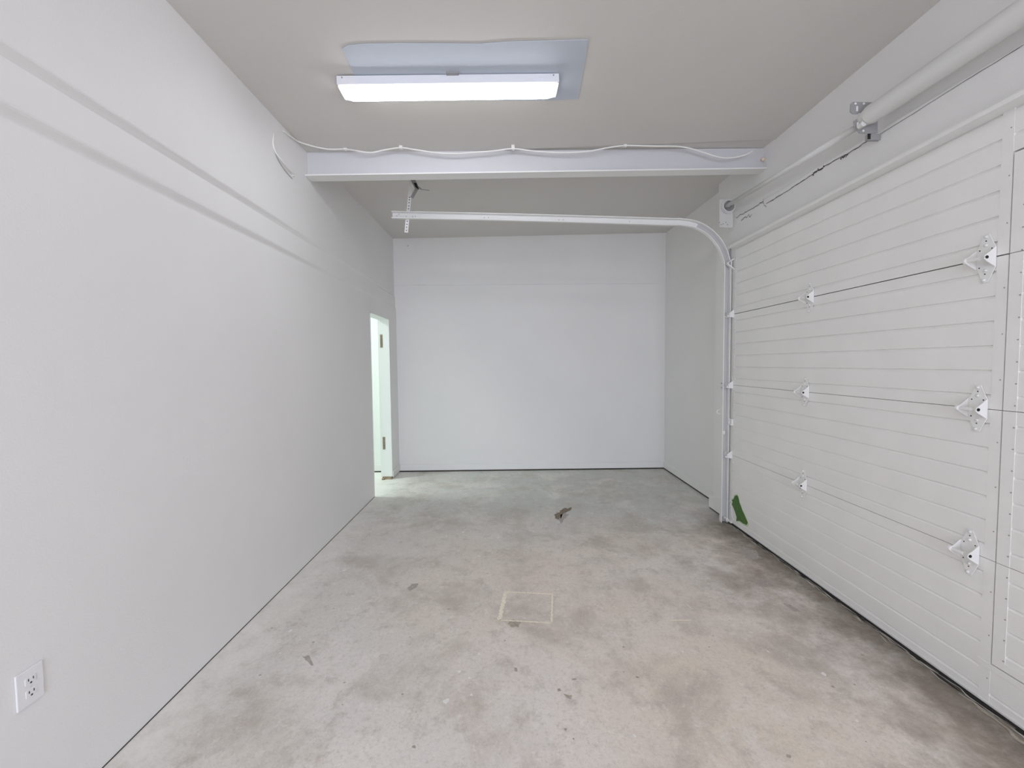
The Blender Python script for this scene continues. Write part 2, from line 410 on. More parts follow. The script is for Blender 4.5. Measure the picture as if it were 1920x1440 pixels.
# lower header board and the stop ledge over the door
zcr_far, zcr_near = P(1380, 407, X=XH-.012).z, P(1920, 83, X=XH-.012).z
bm = new()
yf = YT+.06
prism(bm, [(XH-.014, yf, 2.40), (XH-.014, yf, zcr_far), (XH-.014, 1.4, zcr_near), (XH-.014, -1.05, zcr_near+.02), (XH-.014, -1.05, 2.40)], (.02, 0, 0))
header_board = struct('trim_4', bm, M_WALL, bevel=.002)
XLG = 1.872
za, zb = P(1365, 461, X=XLG).z, P(1920, 168, X=XLG).z
zl = (za+zb)/2; y0 = P(1365, 461, X=XLG).y
print('ledge z', za, zb, 'y far', y0)
bm = new()
prism(bm, [(XLG, y0, zl), (XLG, y0, zl-.020), (XD+.004, y0, zl-.020), (XH, y0, zl-.01), (XH, y0, zl)], (0, -1.05-y0, 0))
struct('trim_5', bm, M_TRIM, bevel=.003)
# cracks in the header
hd = Vector((-.0012, 0, 0))
def wall_crack(pts, w, jit, seed, X=XH-.0145):
    return hairline(pts, w, 'crack', header_board, M_CRACK, jit, 'X', X, hd, seed=seed)
wall_crack([(1380, 408), (1400, 397), (1416, 388), (1432, 377)], .006, .006, 1)
wall_crack([(1437, 382), (1470, 362), (1510, 336), (1528, 324), (1560, 304), (1600, 282), (1634, 260)], .006, .003, 2)
wall_crack([(1524, 329), (1530, 321), (1538, 318), (1546, 312)], .012, .01, 3)
wall_crack([(1576, 298), (1584, 293), (1590, 290)], .012, .008, 4)
wall_crack([(1634, 262), (1700, 221), (1800, 158), (1920, 84)], .003, .001, 5)
wall_crack([(1432, 372), (1431, 380), (1437, 388)], .004, .004, 6)
wall_crack([(1390, 413), (1398, 407), (1410, 404)], .006, .012, 7)
bm = new()      # rear wall with the open doorway that lets the daylight in
box(bm, XLO, -.9, YR, YR+.1, 0, 3.1); box(bm, 1.95, XH+.1, YR, YR+.1, 0, 3.1); box(bm, -.9, 1.95, YR, YR+.1, 2.35, 3.1)
struct('wall_rear', bm, M_WALL)
# ------------------------------------------------------------------ steel beam under the ceiling
yl, yr = 3.07, 3.28
def beam_pt(px, py, e): return P(px, py, Y=yl if e == 0 else yr)
zbl = P(592, 326.5, Y=yl).z; zbr = P(1431, 313.5, Y=yr).z        # top of the lower flange lip
print('beam lip', zbl, zbr)
sx, ex = XL3, XH
def beam_prism(bm, dy0, dy1, za0, za1, zb0, zb1):
    a = [(sx, yl+dy0, za0), (sx, yl+dy1, za0), (sx, yl+dy1, za1), (sx, yl+dy0, za1)]
    b = [(ex, yr+dy0, zb0), (ex, yr+dy1, zb0), (ex, yr+dy1, zb1), (ex, yr+dy0, zb1)]
    va = [bm.verts.new(p) for p in a]; vb = [bm.verts.new(p) for p in b]
    bm.faces.new(va); bm.faces.new(vb[::-1])
    for i in range(4): bm.faces.new((va[i], vb[i], vb[(i+1) % 4], va[(i+1) % 4]))
bt = thing('steel_beam', (0, 3.18, zbl), 'white painted steel I-beam crossing the room just under the ceiling', 'beam')
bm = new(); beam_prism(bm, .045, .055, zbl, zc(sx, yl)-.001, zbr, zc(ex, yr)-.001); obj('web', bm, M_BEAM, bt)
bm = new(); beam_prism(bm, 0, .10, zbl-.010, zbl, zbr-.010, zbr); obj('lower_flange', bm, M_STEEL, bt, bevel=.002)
bm = new(); p = P(1427, 299, Y=yr+.03); bmesh.ops.create_icosphere(bm, subdivisions=2, radius=.013, matrix=Matrix.Translation((XH-.012, p.y, p.z)))
for v in bm.verts: v.co += Vector((0, 0, .006*noise.noise(v.co*60)))
f = obj('foam_plug', bm, M_FOAM, bt, smooth=True, label='small lump of orange filler at the beam end')
# ------------------------------------------------------------------ cable
def ceil_pt(px, py, dz=.006):
    p = pc(px, py); return Vector((p.x, p.y, p.z-dz))
ycb = lambda x: yl-.035+(yr-yl)*(x-sx)/(ex-sx)
def sag_pt(px, py):
    p = P(px, py, Y=3.1)
    for _ in range(5): p = P(px, py, Y=ycb(p.x))
    p.z = min(p.z, zc(p.x, 3.1)-.006); return p
ct = thing('ceiling_cable', (0, 3.1, 2.98), 'white cable sagging between clips along the ceiling in front of the beam', 'cable')
p0 = P(531, 246, X=XL3+.008)
pts = [p0, P(545, 256, X=XL3+.012)] + [ceil_pt(560, 264), ceil_pt(585, 272), ceil_pt(615, 278), ceil_pt(648, 278)]
pts += [sag_pt(*q) for q in ((670, 283), (695, 286), (722, 281), (752, 277), (780, 281), (815, 286), (850, 288), (885, 286), (925, 283), (962, 279),
                             (1000, 283), (1050, 286), (1100, 284), (1140, 277), (1172, 273), (1225, 274), (1276, 275), (1310, 283), (1345, 294), (1368, 296), (1395, 291), (1412, 283))]
bm = new(); tube(bm, smooth_path(pts, 6), .0055, 8); obj('cable', bm, M_CABLE, ct, smooth=True)
for q in ((648, 278), (752, 277), (962, 279), (1172, 273)):
    p = sag_pt(*q) if q[0] > 650 else ceil_pt(*q)
    bm = new(); box(bm, p.x-.012, p.x+.012, p.y-.012, p.y+.012, p.z-.008, zc(p.x, p.y)-.001); cyl(bm, (p.x+.004, p.y-.006, p.z-.008), (p.x+.004, p.y-.006, p.z-.014), .004, 8)
    obj('clip', bm, M_CABLE, ct, bevel=.002)
lt = thing('wall_cable_loop', (XL3, 2.9, 2.8), 'short painted cable loop stapled on the upper left wall near the beam', 'cable')
def wl(x, y, d=.006): return P(x, y, X=XL3+d)
bm = new(); tube(bm, smooth_path([wl(513, 250, .002), wl(512, 268), wl(515, 282, .01), wl(524, 296, .016), wl(538, 312, .02), wl(551, 327, .012)], 6), .0055, 8)
obj('cable', bm, M_CABLE, lt, smooth=True)
bm = new(); tube(bm, smooth_path([wl(515, 284, .006), wl(522, 301, .006), wl(534, 319, .006), wl(548, 335, .006)], 6), .0022, 6)
obj('bare_wire', bm, M_GALV, lt, smooth=True)
p = wl(550, 328); bm = new(); box(bm, XL3, XL3+.014, p.y-.012, p.y+.012, p.z-.01, p.z+.012); obj('wire_cap', bm, M_CABLE, lt, bevel=.003)
# ------------------------------------------------------------------ ceiling lamp
a = pc(630, 139); b = pc(1048, 134.5)
u = (b-a); L = u.length; u.normalize(); vv = Vector((-u.y, u.x, 0)).normalized(); nn = u.cross(vv)
if nn.z < 0: nn = -nn
print('lamp', a, b, L)
LW = .14
def build_lamp(a, u, L, label, lens=None):
    vv = Vector((-u.y, u.x, 0)).normalized(); nn = u.cross(vv).normalized()
    if nn.z < 0: nn = -nn
    lamp = thing('ceiling_lamp', a+u*L/2, label, 'lamp')
    def lpt(s, t, h): return a + u*s + vv*t - nn*h
    def lbox(bm, s0, s1, t0, t1, h0, h1):
        prism(bm, [lpt(s0, t0, h0), lpt(s1, t0, h0), lpt(s1, t1, h0), lpt(s0, t1, h0)], -nn*(h1-h0))
    bm = new(); lbox(bm, 0, L, 0, LW, .007, .052); obj('housing', bm, M_LAMPBODY, lamp, bevel=.003)
    bm = new(); n = 16; rings = []
    for i in range(25):
        s = i/24; ss = .004+(L-.008)*s
        e = min(ss-.004, L-.004-ss)/.05; k = math.sqrt(max(0, 1-(1-min(1, e))**2)) if e < 1 else 1
        k = .2+.8*k
        rings.append([bm.verts.new(lpt(ss, LW/2-LW*.40*math.cos(PI*j/n), .0522+.030*k*math.sin(PI*j/n)**.8)) for j in range(n+1)])
    for r0, r1 in zip(rings, rings[1:]):
        for j in range(n): bm.faces.new((r0[j], r0[j+1], r1[j+1], r1[j]))
    bm.faces.new(rings[0]); bm.faces.new(rings[-1][::-1])
    obj('lens', bm, lens or M_LENS, lamp, label='glowing white lens')
    bm = new(); lbox(bm, L*.49, L*.545, -.02, .0, .003, .014); obj('bracket', bm, M_GALV, lamp, label='small dark mounting bracket')
    for s in (.03, L-.03):
        bm = new(); q = lpt(s, .0, .018); cyl(bm, q, q-vv*.003, .004, 8); obj('screw', bm, M_GALV, lamp)
build_lamp(a, u, L, 'long lit LED strip lamp with white housing on the ceiling')
build_lamp(Vector((-.35, -1.0, zc(-.35, -1.0))), u, L, 'added fill light shaped like the strip lamp, unseen behind the camera', M_FILLLENS)  # unseen lamp added to brighten the near walls, door and floor
# ------------------------------------------------------------------ overhead door
DY1 = P(1368.5, 620, X=XD).y; DY0 = -.95
GY1 = P(1378, 640, X=XD).y; GY0 = P(1855, 820, X=XD).y
PDY = P(1875, 900, X=XD).y; PDY = PDY; PD0 = PDY-.86
PZ0 = P(1860, 1245, X=XD).z; PZ1 = P(1907.5, 284, X=XD).z
print('door far', DY1, 'groove', GY1, GY0, 'pass', PDY, PZ0, PZ1)
SH = .6085
seams = [0.012, SH, 2*SH, 3*SH, 4*SH]
print('seam check', [P(1845, y, X=XD).z for y in (488, 775, 1045)], 'floor', P(1353, 972, X=XD).z, P(1920, 1402, X=XD).z)
gd = thing('garage_door', (XD, 1.4, 0), 'closed white ribbed sectional overhead door with a small wicket door in it', 'garage door')
def groove_profile(z0, z1, gz):
    """front outline (depth into the door, z) of a panel between z0 and z1 with V grooves at gz"""
    pr = [(0, z0)]
    for g in gz:
        if z0+.012 < g < z1-.012:
            pr += [(0, g-.010), (.003, g-.004), (.006, g), (.006, g+.0012), (0, g+.003)]
    return pr + [(0, z1)]
def ribbed(bm, y0, y1, z0, z1, gz, x=XD, t=.03):
    pr = groove_profile(z0, z1, gz)
    prof = [(x+d, z) for d, z in pr] + [(x+t, z1), (x+t, z0)]
    loft_profile(bm, prof, y0, y1)
for i in range(4):
    z0, z1 = seams[i], seams[i+1]
    g = .0025 if i == 2 else .0012; g2 = .0025 if i == 3 else .0012
    za_, zb_ = z0+(g2 if i else 0), z1-g
    grooves = [i*SH+.058+.0985*k for k in range(6)]
    if i == 0: grooves[0] = .062
    bm = new()
    def seg(y0, y1, za1=za_, zb1=zb_): box(bm, XD-.0008, XD+.035, y0, y1, za1, zb1)
    seg(GY1, DY1); ribbed(bm, GY0, GY1, za_, zb_, grooves)
    # near stile beside the wicket door
    seg(PDY+.004, GY0)
    lo, hi = za_, zb_
    if i == 0:      # strip below the wicket door
        ribbed(bm, PD0-.004, PDY+.004, za_, PZ0-.012, [g for g in grooves if g < PZ0-.04])
    if i == 3:
        ribbed(bm, PD0-.004, PDY+.004, PZ1+.006, zb_, grooves)
    seg(PD0-.05, PD0-.004)
    ribbed(bm, DY0, PD0-.05, za_, zb_, grooves)
    sec = obj('door_section', bm, M_DOOR, gd)
    # rivet holes down the far stile
    bm = new()
    for k in range(7):
        for yy in (GY1-.004+.010,):
            z = i*SH+.05+k*.085; cyl(bm, (XD-.0012, yy, z), (XD, yy, z), .0028, 6)
    for k in range(3):
        z = i*SH+.12+k*.18; cyl(bm, (XD-.0012, GY0-.03, z), (XD, GY0-.03, z), .003, 6)
    obj('rivets', bm, M_GALV, sec)['kind'] = 'stuff'
bm = new(); box(bm, XD+.018, XD+.05, DY0, DY1, .012, 2.43); obj('core', bm, M_DARK, gd, label='dark gap behind the section joints')
# wicket door leaf: frame profile and ribbed infill
bm = new()
wf = .045; wz = sorted([PZ0]+[s for s in seams[1:4]]+[PZ1])
wd = None
for i in range(4):
    z0, z1 = wz[i], wz[i+1]; z0 += .0012; z1 -= .0012
    box(bm, XD-.0015, XD+.03, PDY-wf, PDY-.001, z0, z1); box(bm, XD-.0015, XD+.03, PD0+.001, PD0+wf, z0, z1)
    zi0 = z0+(.028 if i == 0 else 0); zi1 = z1-(.03 if i == 3 else 0)
    if i == 0: box(bm, XD-.0015, XD+.03, PD0+wf, PDY-wf, z0, zi0)
    if i == 3: box(bm, XD-.0015, XD+.03, PD0+wf, PDY-wf, zi1, z1)
    k0 = i if i else 0
    ribbed(bm, PD0+wf, PDY-wf, zi0, zi1, [j*SH+.058+.0985*k for j in range(4) for k in range(6)], x=XD)
wd = obj('wicket_door', bm, M_DOOR, gd, label='smaller walk-through door let into the overhead door')
bm = new()
for i in range(24):
    z = PZ0+.04+i*(PZ1-PZ0-.08)/23; cyl(bm, (XD-.0045, PDY-wf+.004, z), (XD-.003, PDY-wf+.004, z), .0028, 6)
obj('rivets', bm, M_GALV, wd)['kind'] = 'stuff'
bm = new(); box(bm, XD-.002, XD+.03, PD0-.02, PDY+.055, PZ0-.030, PZ0-.004); obj('sill_plate', bm, M_DOOR, gd, bevel=.0015)
# bottom seal
bm = new(); box(bm, XD-.002, XD+.03, DY0, DY1, .001, .016); obj('bottom_seal', bm, M_RUBBER, gd)
bm = new(); box(bm, XD-.006, XD, DY0, DY1-.02, .016, .024); obj('bottom_strip', bm, M_BOLT, gd, bevel=.001)
# grime and dried paint squeezed out along the seal
for k, (w_, jj, mm, xo) in enumerate(((.020, .010, M_RUBBER, .004), (.012, .020, M_RUBBER, .016), (.016, .030, M_OIL, .034), (.004, .016, M_CHIP, .012), (.003, .024, M_CHIP, .026))):
    bm = new(); prev = None
    for i in range(260):
        yy = 1.35+i*(DY1-1.4)/260; nz = noise.noise(Vector((yy*7, k*5.1, 0)))+.5*noise.noise(Vector((yy*23, k*3.3, 2)))
        ww = w_*max(0, .6+1.6*noise.noise(Vector((yy*13, k*9.7, 4)))); xx = XD-xo+jj*nz*.8
        cur = (bm.verts.new((xx-ww/2, yy, .0012+.0003*k)), bm.verts.new((min(xx+ww/2, XD+.01), yy, .0012+.0003*k)))
        if prev and ww > w_*.25: bm.faces.new((prev[0], cur[0], cur[1], prev[1]))
        prev = cur
    g_ = obj('grime' if k < 3 else 'dried_paint', bm, mm, floor); g_['kind'] = 'stuff'
# dash and green patch
def on_door(px, py, d=.0): return P(px, py, X=XD-.001-d)
gp = [(740, 580), (690, 600), (670, 660), (622, 700), (645, 730), (628, 790), (665, 870), (700, 960), (735, 1080), (722, 1160), (800, 1160), (880, 1220), (955, 1252), (985, 1205), (930, 1070), (895, 990), (860, 920), (830, 830), (800, 760), (770, 620)]
gp = [on_door(1320+x/12, 880+y/12, .0012) for x, y in gp]
cg = sum(gp, Vector())/len(gp)
bm = new(); prism(bm, [cg+(p-cg)*1.10+Vector((.0006, 0, 0)) for p in gp], (.0006, 0, 0)); gpo = obj('paint_patch', bm, M_GREENEDGE, gd)
bm = new(); prism(bm, gp, (.0008, 0, 0)); obj('green_paint', bm, M_GREEN, gpo, label='bare green paint showing through the white')
bm = new(); q0, q1 = on_door(1843, 1326), on_door(1853.5, 1333)
prism(bm, [q0, q1, q1+Vector((0, 0, .004)), q0+Vector((0, 0, .004))], (-.001, 0, 0)); obj('slot', bm, M_CRACK, gd)
# hinges
def hinge(y, z, s=1.0):
    h = new()
    pl = [(-.010, .098), (.010, .098), (.020, .075), (.037, .036), (.037, -.038), (.022, -.072), (.012, -.095), (-.006, -.098), (-.012, -.085), (-.034, -.034), (-.034, .034), (-.018, .075)]
    prism(h, [(XD-.0045, y-a*s, z+b*s) for a, b in pl], (.003, 0, 0))
    ho = obj('hinge', h, M_STEEL, gd, bevel=.001)
    e = new()
    for sy in (-.036*s, .034*s):
        # ear: trapezoid standing off the plate
        pr = [(XD-.003, y+sy, z+.042*s), (XD-.028*s, y+sy, z+.020*s), (XD-.048*s, y+sy, z+.005*s), (XD-.050*s, y+sy, z-.008*s), (XD-.040*s, y+sy, z-.017*s), (XD-.003, y+sy, z-.040*s)]
        prism(e, pr, (0, .003, 0))
    obj('ear', e, M_STEEL, ho, bevel=.0008)
    c = new(); xx = XD-.040*s
    cyl(c, (xx, y-.012*s, z-.002), (xx, y+.040*s, z-.002), .0075*s, 14); cyl(c, (xx, y+.036*s, z-.002), (xx, y+.046*s, z-.002), .012*s, 14)
    obj('pin', c, M_STEEL, ho, smooth=False, bevel=.001)
    c = new(); cyl(c, (xx, y-.0375*s, z-.002), (xx, y-.0362*s, z-.002), .0065*s, 12); obj('pin_hole', c, M_DARK, ho)
    for dy, dz in ((0, .086), (0, .052), (-.002, -.048), (.003, -.086)):
        c = new(); bmesh.ops.create_uvsphere(c, u_segments=10, v_segments=6, radius=.0070*s, matrix=Matrix.Translation((XD-.0055, y+dy, z+dz*s)))
        obj('bolt', c, M_BOLT, ho, smooth=True)
    for dy, dz in ((0, .070), (0, -.062), (.022, .036), (-.022, .036), (.022, -.034)):
        c = new(); cyl(c, (XD-.0052, y+dy*s, z+dz*s), (XD-.0044, y+dy*s, z+dz*s), .0028*s, 8)
        obj('hole', c, M_CRACK, ho)
    return ho
for (px, py, k) in ((1848, 488, 3), (1832, 775, 2), (1817, 1046, 1), (1518, 555, 3), (1509, 737, 2), (1505, 913, 1)):
    y = P(px, py, X=XD-.004).y; hinge(y, k*SH)
def roller_bracket(z, kind=0):
    h = new(); y = DY1-.045
    prism(h, [(XD-.0045, y+a, z+b) for a, b in ((-.03, .03), (-.012, .075), (.014, .085), (.034, .04), (.034, -.03), (.008, -.07), (-.014, -.065), (-.03, -.03))], (.003, 0, 0))
    ho = obj('roller_bracket', h, M_STEEL, gd, bevel=.001)
    e = new()
    for sy in (-.026, .026):
        prism(e, [(XD-.003, y+sy, z+.04), (XD-.045, y+sy, z+.008), (XD-.062, y+sy, z-.008), (XD-.058, y+sy, z-.022), (XD-.003, y+sy, z-.03)], (0, .003, 0))
    prism(e, [(XD-.045, y-.026, z+.006), (XD-.060, y-.026, z-.006), (XD-.056, y-.026, z-.009), (XD-.042, y-.026, z+.002)], (0, .055, 0))
    obj('ear', e, M_STEEL, ho, bevel=.0008)
    c = new(); cyl(c, (XD-.045, y-.028, z-.008), (XD-.045, YT-.002, z-.008), .0055, 12); obj('roller_stem', c, M_BOLT, ho)
    c = new(); cyl(c, (XD-.045, y-.0278, z-.008), (XD-.045, y-.0265, z-.008), .006, 10); obj('pin_hole', c, M_DARK, ho)
for k in (3, 2, 1): roller_bracket(k*SH)
# top fixture
ytb = DY1-.05
zt = P(1368, 500, X=XD).z
h = new()
prism(h, [(XD-.066, ytb-.015, zt+.008), (XD-.066, ytb+.015, zt+.008), (XD-.002, ytb+.015, zt-.045), (XD-.002, ytb-.015, zt-.045)], (0, 0, .012))
prism(h, [(XD-.062, ytb-.012, zt+.010), (XD-.062, ytb+.012, zt+.010), (XD-.002, ytb+.012, zt+.045), (XD-.002, ytb-.012, zt+.045)], (0, 0, .008))
box(h, XD-.03, XD-.022, ytb-.012, ytb+.012, zt-.02, zt+.03)
tb = obj('top_bracket', h, M_STEEL, gd, bevel=.001)
c = new(); cyl(c, (XD-.055, ytb-.02, zt+.012), (XD-.055, YT-.002, zt+.012), .0055, 10); obj('roller_stem', c, M_BOLT, tb)
# slide lock
zlk = P(1368, 790, X=XD).z; h = new()
box(h, XD-.018, XD-.001, DY1-.085, DY1-.005, zlk-.028, zlk+.03); lk = obj('slide_lock', h, M_STEEL, gd, bevel=.004)
c = new(); cyl(c, (XD-.020, DY1-.09, zlk-.022), (XD-.020, YT-.004, zlk-.022), .006, 10); obj('bolt', c, M_STEEL, lk)
c = new(); cyl(c, (XD-.0195, DY1-.045, zlk+.012), (XD-.018, DY1-.045, zlk+.012), .004, 8); obj('rivet', c, M_GALV, lk)
# bottom bracket
h = new(); y = DY1-.06
prism(h, [(XD-.004, y-.05, .03), (XD-.004, y+.05, .03), (XD-.004, y+.05, .20), (XD-.004, y+.01, .21), (XD-.004, y-.02, .10)], (.003, 0, 0))
box(h, XD-.05, XD-.002, y-.03, y+.05, .028, .034)
bb = obj('bottom_bracket', h, M_STEEL, gd, bevel=.001)
c = new(); cyl(c, (XD-.042, y-.09, .042), (XD-.042, YT, .042), .007, 12); cyl(c, (XD-.042, y-.03, .042), (XD-.042, y+.03, .042), .011, 12); obj('roller_stem', c, M_STEEL, bb)
for dz in (.045, .057): c = new(); cyl(c, (XD-.0525, y-.012, dz-.01), (XD-.05, y-.012, dz-.01), .0035, 8); obj('hole', c, M_DARK, bb)
for q in ((.0, .19), (.02, .17), (.0, .14), (.025, .12)): c = new(); cyl(c, (XD-.0052, y+q[0], q[1]), (XD-.004, y+q[0], q[1]), .003, 8); obj('hole', c, M_DARK, bb)
# ------------------------------------------------------------------ door track
tk = thing('door_track', (XD-.06, YT, 0), 'white painted steel track rising beside the overhead door and curving inward overhead', 'track')
xv = (P(1359.5, 560, Y=YT).x+P(1355, 930, Y=YT).x)/2
print('track x', P(1359.5, 560, Y=YT).x, P(1355, 930, Y=YT).x)
arc = [P(x, y, Y=YT) for x, y in ((736, 405), (910, 408.5), (1100, 413.5), (1250, 418), (1274, 418.5), (1302, 423.5), (1325, 436), (1342, 453), (1353, 472), (1359.5, 492))]
path = smooth_path(arc[:], 6)
path += [Vector((xv, YT, z)) for z in (path[-1].z-.04, 1.9, 1.0, .003)]
# keep the vertical run plumb
for p in path:
    if p.x > xv: p.x = xv
def channel(bm, path, sec):
    """sweep an open thin section (n, y) along a path in the XZ plane"""
    t = .0018; rows = []
    for i, p in enumerate(path):
        d = (path[min(i+1, len(path)-1)]-path[max(i-1, 0)]); d.y = 0; d.normalize()
        nrm = Vector((d.z, 0, -d.x))
        rows.append([bm.verts.new(p+nrm*a+Vector((0, b, 0))) for a, b in sec])
    for r0, r1 in zip(rows, rows[1:]):
        for j in range(len(sec)): bm.faces.new((r0[j], r0[(j+1) % len(sec)], r1[(j+1) % len(sec)], r1[j]))
    bm.faces.new(rows[0]); bm.faces.new(rows[-1][::-1])
W, D_, T_ = .0255, .040, .0022
sec = [(-W-.004, -D_), (-W-.004, -D_+T_), (-W, -D_+T_+.002), (-W, 0), (W, 0), (W, -D_+T_+.002), (W+.004, -D_+T_), (W+.004, -D_),
       (W-T_, -D_), (W-T_, -T_), (-W+T_, -T_), (-W+T_, -D_)]
bm = new(); channel(bm, [p.copy() for p in path], sec)
tr = obj('rail', bm, M_STEEL, tk)
m_ = tr.modifiers.new('edge', 'EDGE_SPLIT')
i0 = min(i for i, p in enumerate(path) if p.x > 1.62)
bm = new(); channel(bm, [p.copy() for p in path[i0:]], [(-W+T_+.0002, -.0075), (-W+T_+.0002, -T_-.0002), (W-T_-.0002, -T_-.0002), (W-T_-.0002, -.0075), (W-T_-.0015, -.0075), (W-T_-.0015, -T_-.0015), (-W+T_+.0015, -T_-.0015), (-W+T_+.0015, -.0075)])  # thin darker skin in the rail, painting in the flange's shadow
obj('rail_shade', bm, M_RAILSHADE, tk, label='inside of the rail, darkened with the painted shade of its flange')
for (x, y) in ((744, 405), (748, 402), (762, 405.5), (774, 406), (779, 406), (908, 408), (916, 408), (1048, 412), (1056, 412), (1180, 415.5)):
    p = P(x, y, Y=YT-T_); bm = new(); cyl(bm, p, p+Vector((0, -.0015, 0)), .004, 8)
    obj('bolt', bm, M_GALV, tr)
# jamb angle behind the vertical rail and its brackets
bm = new(); box(bm, xv+.031, XH-.001, YT+.001, YT+.004, .005, 2.42)
# keep clear of the door edge: only the web beside the rail
obj('jamb_angle', bm, M_GALV, tk)
for z in (2.26, 2.18):
    bm = new(); box(bm, xv+.022, XD-.003, YT-.008, YT-.001, z-.006, z+.006); obj('bracket', bm, M_STEEL, tk, bevel=.001)
zz = P(1349, 772, Y=YT).z
bm = new(); r0 = new(); r0.free()
pr = []
cx = P(1348, 772, Y=YT-.005)
ring = [cx+Vector((.018*math.cos(t), 0, .018*math.sin(t))) for t in [PI*.35+i*PI*1.3/14 for i in range(15)]]
tube(bm, ring, .0035, 8); obj('hook', bm, M_STEEL, tk, smooth=True)
p = P(1357, 811, Y=YT-.03); bm = new(); box(bm, p.x-.01, p.x+.012, p.y, YT, p.z-.014, p.z+.014); obj('stop_tab', bm, M_STEEL, tk, bevel=.001)
p = P(1354, 723, Y=YT-.03)
for dz in (-.018, .018):
    bm = new(); bmesh.ops.create_uvsphere(bm, u_segments=10, v_segments=6, radius=.007, matrix=Matrix.Translation((xv-W-.004, YT-.015, p.z+dz)))
    obj('nut', bm, M_GALV, tk, smooth=True)
# hanger of the horizontal run
YS = YT+.006
def sp(x, y, d=0): return P(x, y, Y=YS+d)
bm = new()
s0, s1 = sp(771, 340), sp(761.5, 436)
def strap(bm, a, b, w, t=.0025):
    d = (b-a).normalized(); n = Vector((d.z, 0, -d.x))
    prism(bm, [a+n*w/2, a-n*w/2, b-n*w/2, b+n*w/2], (0, t, 0))
# strap runs from the ceiling down past the rail
dirn = (s1-s0).normalized(); top = s0-dirn*((3.0-s0.z)/(-dirn.z))
strap(bm, top, s1, .031); st = obj('hanger_strap', bm, M_STEEL, tk)
for y in (370, 374.5, 380, 386, 391.5, 415, 420.5, 426, 432):
    t = (y-340)/(436-340); p = s0.lerp(s1, t); bm = new(); cyl(bm, p+Vector((0, -.0008, 0)), p+Vector((0, .0, 0)), .0046, 8)
    obj('punched_hole', bm, M_DARK, st)
bm = new(); a, b = sp(784, 349, -.004), sp(772, 371, -.004)
strap(bm, a, b, .028); strap(bm, sp(772, 332, -.006), sp(783, 356, -.006), .036); hb = obj('hanger_brace', bm, M_GALV, tk, bevel=.001)
bm = new(); prism(bm, [sp(775.5, 343, -.009), sp(780.5, 343, -.009), sp(786, 356, -.009), sp(779, 351, -.009)], (0, -.001, 0)); obj('slot', bm, M_DARK, hb)
bm = new(); a = sp(790, 355, -.004); cyl(bm, a, sp(805, 357, -.004), .003, 8); cyl(bm, a, sp(786, 352, -.004), .006, 8); obj('bolt', bm, M_GALV, hb)
# ------------------------------------------------------------------ torsion shaft and spring tube
XS = 1.87
sh_far = P(1363, 386, X=XS); sh_mid = P(1606, 239, X=XS)
q1, q2 = P(1634, 214, X=XS-.005), P(1918, 22, X=XS-.005)
print('shaft', sh_far, sh_mid, q1, q2)
sp_t = thing('torsion_shaft', sh_mid, 'white torsion shaft with thick spring tube mounted above the overhead door', 'door shaft')
bm = new(); cyl(bm, sh_far+Vector((0, .02, 0)), sh_mid, .0165, 16); obj('shaft', bm, M_PIPE, sp_t, smooth=True)
d = (q2-q1); d.x = 0; d.normalize(); end = q1+d*3.0
bm = new(); cyl(bm, q1, end, .047, 32); o_ = obj('spring_tube', bm, M_PIPE, sp_t, smooth=True); o_.modifiers.new('edge', 'EDGE_SPLIT')
bm = new(); cur = q1-d*.045
for i in range(5):
    cyl(bm, cur+d*(.009*i), cur+d*(.009*i+.0065), .036+.0018*i, 28); cyl(bm, cur+d*(.009*i), cur+d*(.009*i+.01), .033, 20)
obj('winding_cone', bm, M_PIPE, sp_t)
bm = new()
for k in range(3):
    ang = 2.4+.28*k; uu = d.cross(Vector((0, 0, 1))).normalized(); ww = uu.cross(d)
    pp = q1+d*.06+(-uu*math.cos(ang-2.2)*1+ww*math.sin(ang-2.9))*.047
    bmesh.ops.create_uvsphere(bm, u_segments=8, v_segments=5, radius=.0035, matrix=Matrix.Translation(pp))
obj('set_screws', bm, M_GALV, sp_t)
YK = q1.y+.045
kp = [(420, 420), (470, 370), (900, 380), (1030, 780), (1030, 1060), (860, 1090), (620, 1080), (500, 930), (490, 800), (660, 700), (640, 600), (590, 640), (470, 645), (410, 590)]
bm = new(); prism(bm, [P(1560+x/12, 160+y/12, Y=YK) for x, y in kp], (0, .004, 0)); bk = obj('center_bracket', bm, M_GALV, sp_t)
for x, y in ((525, 415), (712, 415), (700, 1025)):
    bm = new(); p = P(1560+x/12, 160+y/12, Y=YK-.001); cyl(bm, p, p+Vector((0, -.002, 0)), .006, 10); obj('hole', bm, M_WALL, bk)
p = P(1560+560/12, 160+530/12, Y=YK-.001); bm = new(); box(bm, p.x-.005, p.x+.005, p.y-.002, p.y, p.z-.013, p.z+.013)
obj('slot', bm, M_WALL, bk)
bm = new(); p = P(1560+610/12, 160+930/12, Y=YK-.004); cyl(bm, p+Vector((0, -.03, 0)), p, .014, 16); tube(bm, [P(1560+585/12, 160+840/12, Y=YK-.006), p+Vector((-.01, -.004, 0))], .006, 8)
obj('bearing', bm, M_PIPE, sp_t, smooth=False)
p0 = P(1560+840/12, 160+1090/12, Y=YK); p1 = P(1560+860/12, 160+1230/12, Y=YK)
bm = new(); box(bm, p0.x-.008, XH-.0145, YK, YK+.018, p1.z, p0.z); fb = obj('bracket_foot', bm, M_GALV, sp_t, bevel=.002)
bm = new(); box(bm, p0.x-.0085, p0.x+.006, YK-.002, YK+.001, p1.z+.004, p0.z); obj('slot', bm, M_DARK, fb)
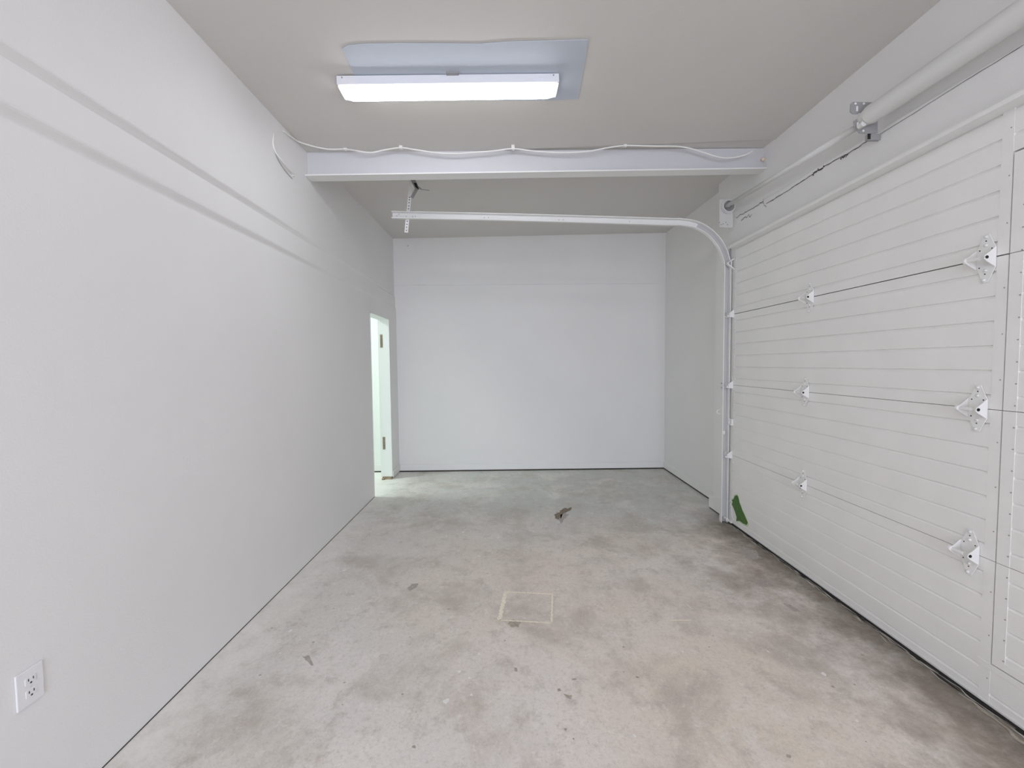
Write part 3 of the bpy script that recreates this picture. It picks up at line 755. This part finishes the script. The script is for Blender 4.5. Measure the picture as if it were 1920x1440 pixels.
# end bearing plate with the cable drum
YE = YT-.02
bp_ = [(1349, 374), (1374.5, 373), (1374.5, 427), (1349, 426)]
bm = new(); prism(bm, [P(x, y, Y=YE) for x, y in bp_], (0, .004, 0)); ep = obj('end_plate', bm, M_PLATE, sp_t, bevel=.001)
cx = P(1364.5, 388, Y=YE)
bm = new()
for r, yy in ((.054, -.006), (.049, -.018)):
    tube(bm, [cx+Vector((r*math.cos(t), yy-.006, r*math.sin(t))) for t in [2*PI*i/32 for i in range(33)]], .005, 8)
cd_ = new(); cyl(cd_, cx+Vector((0, -.010, 0)), cx, .048, 28); obj('drum_face', cd_, M_GALV, sp_t); obj('cable_drum', bm, M_PIPE, sp_t)
bm = new(); tube(bm, [cx+Vector((.026*math.cos(t), -.020, .026*math.sin(t))) for t in [2*PI*i/24 for i in range(25)]], .005, 8); cyl(bm, cx+Vector((0, -.02, 0)), cx+Vector((0, -.012, 0)), .016, 12)
obj('bearing', bm, M_GALV, sp_t)
for x, y in ((1349, 417), (1352, 421), (1356, 420), (1361, 417), (1364, 421)):
    p = P(x, y, Y=YE-.001); bm = new(); cyl(bm, p, p+Vector((0, -.001, 0)), .005, 8); obj('hole', bm, M_GALV, ep)
# jagged drywall edge where pier meets ceiling past the beam
bm = new()
pp = [(1366, 324), (1358, 334), (1356, 338), (1344, 349), (1350, 360), (1420, 330), (1432, 318)]
# ------------------------------------------------------------------ outlet
oc = [P(24, 1270, X=XL), P(77.5, 1237, X=XL), P(80, 1303, X=XL), P(30, 1337, X=XL)]
yn = (oc[0].y+oc[3].y)/2; yfz = (oc[1].y+oc[2].y)/2; zt_ = (oc[0].z+oc[1].z)/2; zb2 = (oc[2].z+oc[3].z)/2
print('outlet', yn, yfz, zb2, zt_)
ot = thing('wall_outlet', (XL, (yn+yfz)/2, (zt_+zb2)/2), 'white duplex power outlet low on the left wall', 'outlet')
bm = new(); prism(bm, [(XL+.0005, yn, zb2), (XL+.0005, yfz, zb2), (XL+.0005, yfz, zt_), (XL+.0005, yn, zt_)], (.006, 0, 0)); obj('cover_plate', bm, M_PLASTIC, ot, bevel=.0025)
yc = (yn+yfz)/2; zcn = (zt_+zb2)/2
for s in (.019, -.019):
    bm = new(); n = 20; pts = []
    for k in range(n):
        t = 2*PI*k/n; pts.append((XL+.006, yc+.0165*max(-.9, min(.9, 1.15*math.cos(t))), zcn+s+.014*max(-.85, min(.85, 1.2*math.sin(t)))))
    prism(bm, pts, (.0022, 0, 0)); soc = obj('socket', bm, M_PLASTIC, ot, bevel=.0008)
    for dy in (-.0065, .0065):
        bm = new(); box(bm, XL+.0080, XL+.0088, yc+dy-.0012, yc+dy+.0012, zcn+s-.000, zcn+s+.0075); obj('slot', bm, M_CRACK, soc)
    bm = new(); box(bm, XL+.0080, XL+.0088, yc-.0026, yc+.0026, zcn+s-.0095, zcn+s-.005); obj('ground_hole', bm, M_CRACK, soc)
bm = new(); cyl(bm, (XL+.006, yc, zcn), (XL+.0078, yc, zcn), .003, 10); obj('screw', bm, M_BOLT, ot)
